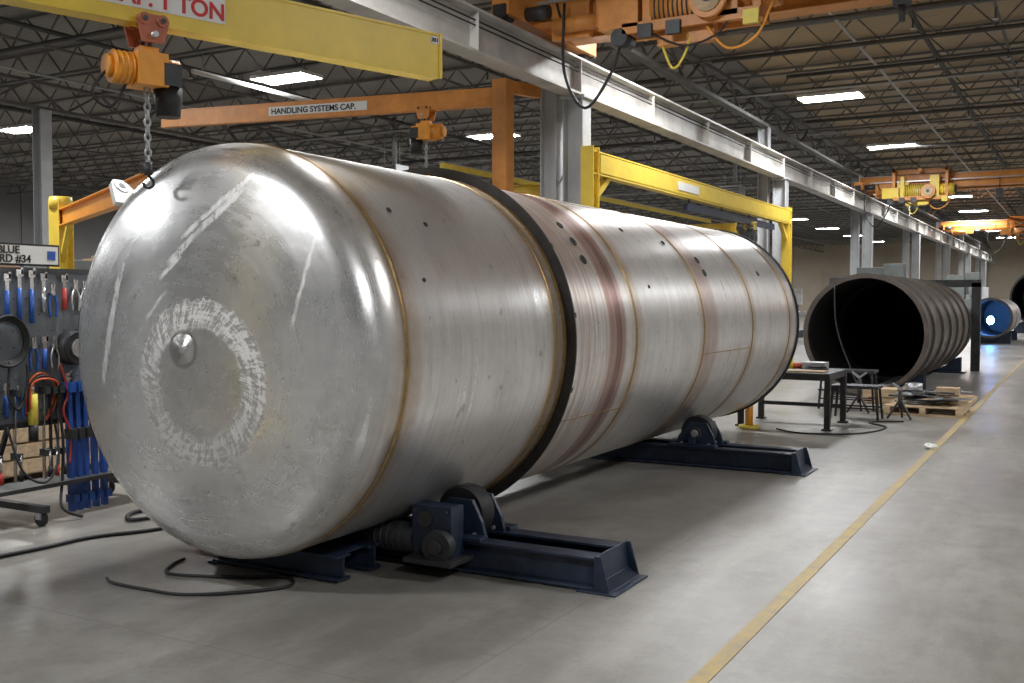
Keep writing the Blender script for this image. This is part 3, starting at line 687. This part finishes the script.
t.tube([(xf+.02,5.14,1.16),(xf+.05,5.18,.95),(xf+.06,5.13,.8),(xf+.05,5.2,.62),(xf+.08,5.16,.4)],.009,REDP,6,6)
t.cyl((xf+.02,4.90,.95),(xf+.02,4.90,.72),.035,CABY,seg=20); t.cyl((xf+.02,4.90,.72),(xf+.02,4.90,.60),.035,BLACK,seg=20); t.cyl((xf+.02,4.9,.95),(xf+.02,4.9,1.02),.015,CHROME,seg=10); t.bar((xf+.02,4.90,.98),(xf+.02,5.0,1.04),.02,.02,BLACK)
for y,m in ((5.00,CHROME),(5.06,DARK),(5.12,CHROME),(4.76,CHROME),(4.6,DARK),(4.5,CHROME),(4.35,DARK)):
    t.bar((xf,y,1.0),(xf,y,.30),.010,.028,m,up=(1,0,0)); t.box((xf+.02,y,.97),(.10,.035,.05),DARK); t.box((xf+.02,y,.50),(.10,.035,.05),DARK); t.cyl((xf+.07,y,.51),(xf+.07,y,.40),.008,CHROME,seg=8); t.cyl((xf+.07,y,.40),(xf+.07,y,.32),.016,REDP if m is DARK else BLACK,seg=10)
for y in (5.20,5.27,5.34,5.42,5.50):
    t.bar((xf+.02,y,1.02),(xf+.05,y,.02),.035,.048,BLUE,up=(1,0,0)); t.box((xf+.05,y,.62),(.09,.05,.08),DARK); t.box((xf+.06,y,.12),(.10,.05,.06),BLUE); t.box((xf+.04,y,.98),(.10,.05,.07),BLUE)
t.tube([(xf,4.7,.72),(xf+.1,4.75,.4),(xf+.15,4.9,.3),(xf+.1,5.05,.45),(xf,5.1,.7)],.01,BLACK,6,6)
t.finish('hand_tools',parent=rack)

def crate(x,y,w,l,h,m=WOOD):
    b=B(); b.b2((x-w/2+.02,y-l/2+.02,.1),(x+w/2-.02,y+l/2-.02,h-.02),m)
    for i in range(int(h/.14)):
        z=.12+i*.14
        if z+.12>h: break
        for sx in(-1,1): b.box((x+sx*w/2,y,z+.06),(.02,l,.12),m)
        for sy in(-1,1): b.box((x,y+sy*l/2,z+.06),(w,.02,.12),m)
    for sx in(-1,1):
        for sy in(-1,1): b.box((x+sx*(w/2-.03),y+sy*(l/2-.03),h/2+.0),(.09,.09,h),m)
    for sy in(-1,0,1): b.box((x,y+sy*(l/2-.08),.05),(w,.1,.1),m)
    b.finish('wooden_crate')
crate(-8.6,6.1,.9,1.6,.55); crate(-8.9,8.6,1.0,1.4,.8); crate(-8.8,3.9,.8,1.6,.6)
b=B()
b.cyl((-6.55,6.15,0),(-6.55,6.15,.03),.16,REDP); b.cyl((-6.55,6.15,.03),(-6.55,6.15,.42),.04,REDP,seg=16); b.cyl((-6.55,6.15,.3),(-6.55,6.15,.5),.025,GALV,seg=12); b.prism([(-.1,.08),(0,0),(.1,.08),(.1,.11),(0,.04),(-.1,.11)],(-6.55,6.15,.5),(1,0,0),(0,0,1),.06,REDP); b.finish('pipe_stand')
b=B()
x,y=-6.8,7.1
b.b2((x-.3,y-.4,.14),(x+.3,y+.4,.18),DARK); b.b2((x-.3,y-.4,.6),(x+.3,y+.4,.64),DARK)
for sx in(-.28,.28):
    for sy in(-.38,.38): b.bar((x+sx,y+sy,.1),(x+sx,y+sy,.85),.03,.03,DARK); b.cyl((x+sx-.02,y+sy,.06),(x+sx+.02,y+sy,.06),.06,BLACK,seg=20)
b.b2((x-.2,y-.2,.64),(x+.15,y+.2,.92),REDP); b.tube([(x+.3,y-.4,.85),(x+.3,y-.5,.9),(x-.3,y-.5,.9),(x-.3,y-.4,.85)],.015,DARK); b.finish('shop_trolley')

def shelf(x,y,w,l,h):
    b=B()
    for sx in(-1,1):
        for yy in [y-l/2+i*l/3 for i in range(4)]:
            b.b2((x+sx*w/2-.04,yy-.04,0),(x+sx*w/2+.04,yy+.04,h),BLUE)
    for z in (.5,1.5,2.5):
        if z>h: break
        for sx in(-1,1): b.b2((x+sx*w/2-.03,y-l/2,z-.06),(x+sx*w/2+.03,y+l/2,z+.06),ORG)
        b.b2((x-w/2,y-l/2,z+.06),(x+w/2,y+l/2,z+.08),GALV)
        yy=y-l/2+.4
        while yy<y+l/2-.4:
            s_=random.uniform(.3,.7); mm=random.choice([CARD,WOOD,DARK,MACH,GALV]); hh=random.uniform(.3,.7)
            b.box((x,yy,z+.08+hh/2),(w*.8,s_,hh),mm); b.box((x,yy,z+.08+hh*.8),(w*.82,s_*1.03,.03),mm); yy+=s_+.2
    b.finish('storage_rack')
for (x,y,l) in ((-20,26,9),(-26,14,8),(-30,24,9),(-18,40,9),(-13,36,6),(-36,20,8),(-36,34,9)): shelf(x,y,1.1,l,3.2)
def machine(x,y,s=1.,m=MACH):
    b=B(); b.b2((x-.9*s,y-.7*s,0),(x+.9*s,y+.7*s,.25*s),DARK); b.b2((x-.8*s,y-.6*s,.25*s),(x+.3*s,y+.6*s,1.3*s),m); b.b2((x-.8*s,y-.4*s,1.3*s),(x-.1*s,y+.4*s,2.3*s),m)
    b.cyl((x+.1*s,y,1.5*s),(x+.1*s,y,2.2*s),.18*s,GALV); b.b2((x-.1*s,y-.25*s,1.95*s),(x+.45*s,y+.25*s,2.4*s),m); b.b2((x+.3*s,y-.55*s,.8*s),(x+.9*s,y+.55*s,.95*s),GALV)
    b.b2((x+.5*s,y+.35*s,1.2*s),(x+.75*s,y+.6*s,1.8*s),WHITE); b.bar((x+.6*s,y+.5*s,.9*s),(x+.6*s,y+.5*s,1.3*s),.06,.06,DARK)
    b.finish('milling_machine',bevel=.01)
for a in ((-11.5,20,1.1),(-10.5,33,1.1),(-12,46,1.2),(-9.8,52,1.2),(-17,13,1.),(-15,21,1.2)): machine(*a)
machine(-5.6,30.5,1.0,DARK); machine(-5.9,37,1.2,MACH); machine(-5.5,60,1.3,MACH)

# ---------------------------------------------------------------- dark open shell
b=B(); C=(-3.27,0,1.07); y0,y1=18.2,26.2
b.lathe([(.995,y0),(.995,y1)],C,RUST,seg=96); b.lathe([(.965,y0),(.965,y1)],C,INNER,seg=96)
b.lathe([(.955,y0-.03),(1.035,y0-.03),(1.035,y0+.02),(.955,y0+.02)],C,RUST,seg=96,sm=False,closed=True)
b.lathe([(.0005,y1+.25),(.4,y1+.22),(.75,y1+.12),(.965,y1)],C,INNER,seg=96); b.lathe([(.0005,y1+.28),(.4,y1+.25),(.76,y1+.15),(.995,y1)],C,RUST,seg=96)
y=y0+.75
while y<y1:
    b.lathe([(.99,y-.02),(1.04,y-.02),(1.04,y+.02),(.99,y+.02)],C,RUST,seg=96,sm=False); y+=1.25
b.lathe([(.9,y0+2.5),(.966,y0+2.5),(.966,y0+2.54),(.9,y0+2.54)],C,INNER,seg=80,sm=False)
b.b2((C[0]+.2,y0+.1,.16),(C[0]+.45,y0+2.4,.2),GALV)
b.tube([(C[0]-.5,y0-.05,1.9),(C[0]-.45,y0-.1,1.2),(C[0]-.2,y0-.15,.5),(C[0]+.1,y0-.25,.02),(C[0]+.9,y0-.5,.015)],.014,BLACK)
for yy in (y0+1.0,y1-1.0,):
    for s_ in(-.12,.12):
        pr=[(-.85,0),(.85,0),(.85,.35)]+[(1.05*math.sin(a),1.07-1.05*math.cos(a)) for a in [math.radians(q) for q in (46,30,15,0,-15,-30,-46)]]+[(-.85,.35)]
        pr=[(x,max(z,.025)) if i>2 else (x,z) for i,(x,z) in enumerate(pr)]
        b.prism(pr,(C[0],yy+s_,0),(1,0,0),(0,0,1),.05,NAVY)
    b.b2((C[0]-.95,yy-.2,0),(C[0]+.95,yy+.2,.03),NAVY)
for x in(C[0]+1.12,C[0]-1.12): b.b2((x-.14,y1-.3,0),(x+.05,y1-.1,2.05),DARK)
b.b2((C[0]-1.17,y1-.3,1.95),(C[0]+1.17,y1-.1,2.12),DARK)
b.finish('open_pressure_vessel_shell',origin=C)

# distant vessels
def vessel(x,y,r,l,z,arc):
    b=B(); b.lathe([(r,y),(r,y+l)],(x,0,z),SILV,seg=64); b.lathe([(r-.03,y),(r-.03,y+l)],(x,0,z),VINT if arc else INNER,seg=64)
    b.lathe([(r-.05,y-.02),(r+.04,y-.02),(r+.04,y+.03),(r-.05,y+.03)],(x,0,z),DARK,seg=64,sm=False,closed=True); b.lathe([(r,y+3),(r+.03,y+3.03),(r,y+3.06)],(x,0,z),WELD,seg=64)
    b.lathe([(.001,y+l),(r,y+l)],(x,0,z),SILV,seg=64)
    for yy in(y+1,y+l-1): b.prism([(-r*.9,0),(r*.9,0),(r*.9,.4),(r*.5,z-r*.86),(0,z-r),(-r*.5,z-r*.86),(-r*.9,.4)],(x,yy,0),(1,0,0),(0,0,1),.25,NAVY)
    if arc: b.ball((x-.05,y+.7,z-.1),(.13,.1,.16),ARC)
    return b.finish('process_vessel')
vessel(-3.05,42,.72,6,.98,True); vessel(-1.9,56,1.3,10,1.75,False)
machine(-4.6,40.0,.55,DARK)

# ---------------------------------------------------------------- work table, bench, pallet
b=B(); xa,xb,ya,yb=-3.95,-2.78,13.15,14.2; zt=.72
b.b2((xa,ya,zt-.02),(xb,yb,zt),DARK)
for yy in(ya+.03,yb-.03): b.b2((xa,yy-.025,zt-.09),(xb,yy+.025,zt-.02),BLACKST)
for xx in(xa+.03,xb-.03):
    b.b2((xx-.025,ya,zt-.09),(xx+.025,yb,zt-.02),BLACKST)
    for yy in(ya+.04,yb-.04): b.b2((xx-.035,yy-.035,0),(xx+.035,yy+.035,zt-.05),BLACKST); b.box((xx,yy,.01),(.12,.12,.02),BLACKST)
b.b2((xa+.03,yb-.06,.2),(xb-.03,yb-.02,.25),BLACKST)
tab=b.finish('steel_work_table')
b=B()
b.b2((xa+.3,ya+.2,zt),(xa+.85,ya+.55,zt+.015),GALV); b.b2((xb-.55,ya+.1,zt),(xb-.1,ya+.4,zt+.02),CARD); b.cyl((xa+.2,yb-.3,zt+.04),(xa+.65,yb-.2,zt+.04),.04,HOSE,seg=16); b.b2((xb-.5,yb-.4,zt),(xb-.2,yb-.15,zt+.10),GALV)
b.ring((xb-.3,ya+.65,zt+.02),(0,0,1),.13,.015,BLACK,24,6); b.ring((xb-.3,ya+.65,zt+.045),(0,0,1),.11,.015,BLACK,24,6); b.cyl((xa+.5,ya+.7,zt),(xa+.5,ya+.7,zt+.16),.04,CABY,seg=16); b.cyl((xa+.5,ya+.7,zt+.16),(xa+.5,ya+.7,zt+.2),.02,BLACK,seg=12)
b.finish('table_clutter',parent=tab)
def bench(x,y,w,h):
    b=B(); b.b2((x-w/2,y-.2,h-.04),(x+w/2,y+.2,h),DARK)
    for sx in(-1,1):
        for sy in(-.16,.16): b.bar((x+sx*(w/2-.04),y+sy,h-.03),(x+sx*w/2,y+sy*1.15,0),.03,.03,BLACKST)
    b.bar((x-w/2+.02,y-.17,.16),(x+w/2-.02,y-.17,.16),.02,.02,BLACKST); b.bar((x-w/2+.02,y+.17,.16),(x+w/2-.02,y+.17,.16),.02,.02,BLACKST); b.finish('steel_bench')
bench(-2.75,14.75,.64,.47); bench(-3.1,16.0,.8,.6)
for (px,py,h) in ((-2.20,14.95,.40),(-2.85,15.5,.5)):
    b=B(); 
    for a in (90,210,330):
        a=math.radians(a); b.bar((px,py,.28),(px+.18*math.cos(a),py+.18*math.sin(a),.012),.025,.025,BLACKST)
    b.cyl((px,py,.15),(px,py,h),.03,BLACKST,seg=14); b.prism([(-.1,.08),(0,0),(.1,.08),(.1,.11),(0,.04),(-.1,.11)],(px,py,h),(1,0,0),(0,0,1),.05,GALV); b.finish('pipe_stand')
b=B(); x,y=-1.98,16.0; w,l=1.05,1.1
for i in range(6): b.b2((x-w/2,y-l/2+i*l/6+.01,.12),(x+w/2,y-l/2+(i+1)*l/6-.03,.14),WOOD)
for i in range(3): xx=x-w/2+.05+i*(w-.1)/2; b.b2((xx-.04,y-l/2,.03),(xx+.04,y+l/2,.12),WOOD)
for i in range(3): yy=y-l/2+.06+i*(l-.12)/2; b.b2((x-w/2,yy-.05,.0),(x+w/2,yy+.05,.03),WOOD)
pal=b.finish('wooden_pallet')
b=B()
for i in range(34):
    a=random.uniform(0,3.1); q=V((x+random.uniform(-.38,.38),y+random.uniform(-.38,.38),.155+.010*(i//2))); Rm=Matrix.Rotation(a,3,'Z')@Matrix.Rotation(random.uniform(-.2,.2),3,'X')
    if i%3==0: b.box(q,(.5,.12,.012),GALV,Rm)
    elif i%3==1: b.ring(q+V((0,0,.02)),(0,.1,1),random.uniform(.1,.22),.014,DARK,20,6)
    else: b.box(q,(.3,.25,.02),random.choice([GALV,BLACKST,CARD,GALV]),Rm)
b.box((x+.3,y-.2,.35),(.3,.22,.10),CARD); b.cyl((x-.2,y+.1,.30),(x-.2,y+.1,.42),.12,GALV,seg=20)
b.finish('pallet_scrap_parts',parent=pal)
crate(-2.75,17.2,.6,.5,.26)
b=B()
for i in range(5): b.b2((-2.1+.12*i,17.2,.0),(-2.0+.12*i,18.6,.05),WOOD)
for i in range(4): b.b2((-2.15,17.3+.3*i,.05),(-1.55,17.42+.3*i,.09),WOOD)
b.finish('timber_cribbing')
b=B(); b.cyl((-3.75,12.98,0),(-3.75,12.98,.04),.13,CABY); b.cyl((-3.75,12.98,.04),(-3.75,12.98,.36),.05,ORGY,seg=16); b.cyl((-3.75,12.98,.36),(-3.75,12.98,.40),.08,ORGY,seg=16); b.finish('screw_jack_stand')
b=B(); b.ball((-1.46,12.1,.03),(.07,.055,.035),PAPER,10,7)
random.seed(9); b.v=[(v[0]+random.uniform(-.015,.015),v[1]+random.uniform(-.015,.015),max(.002,v[2]+random.uniform(-.012,.012))) for v in b.v]; b.s=[False]*len(b.s); b.finish('crumpled_paper')

# floor cables
b=B(); z=.012
b.tube([(-5.0,4.05,z),(-4.88,4.0,z),(-4.6,4.0,z),(-4.35,4.03,z),(-4.1,4.22,z),(-3.95,4.45,z),(-4.1,4.58,z),(-4.4,4.42,z),(-4.75,4.3,z),(-4.9,4.45,z),(-4.95,4.6,z)],.010,BLACK,8,6); b.finish('power_cord')
b=B(); b.tube([(-6.6,3.0,.015),(-6.1,3.8,.015),(-5.98,4.3,.015),(-5.95,4.7,.015),(-5.75,5.1,.015),(-5.72,5.6,.015),(-6.1,6.2,.015)],.014,BLACK,8,6); b.finish('power_cord')
b=B(); b.tube([(-6.5,5.7,.02),(-6.1,5.5,.02),(-6.15,5.2,.02),(-6.35,5.4,.02),(-6.25,5.7,.02),(-6.15,5.8,.02)],.016,BLACK,8,6); b.finish('air_hose')
b=B(); b.tube([(-3.4,13.0,.012),(-3.0,12.7,.012),(-2.4,13.0,.012),(-2.2,13.8,.012),(-2.5,14.3,.012),(-2.1,14.6,.012)],.010,BLACK,8,6); b.finish('power_cord')

# ---------------------------------------------------------------- world + camera
w=bpy.data.worlds.new('w'); sc.world=w; w.use_nodes=True
w.node_tree.nodes['Background'].inputs[0].default_value=(.6,.62,.65,1); w.node_tree.nodes['Background'].inputs[1].default_value=.3
cam=bpy.data.cameras.new('camera'); co=bpy.data.objects.new('camera',cam); sc.collection.objects.link(co)
cam.sensor_width=36; cam.lens=36; cam.clip_end=300
co.location=(0,0,1.65); co.rotation_euler=(math.radians(90-2.32),0,math.radians(29.2))
sc.camera=co
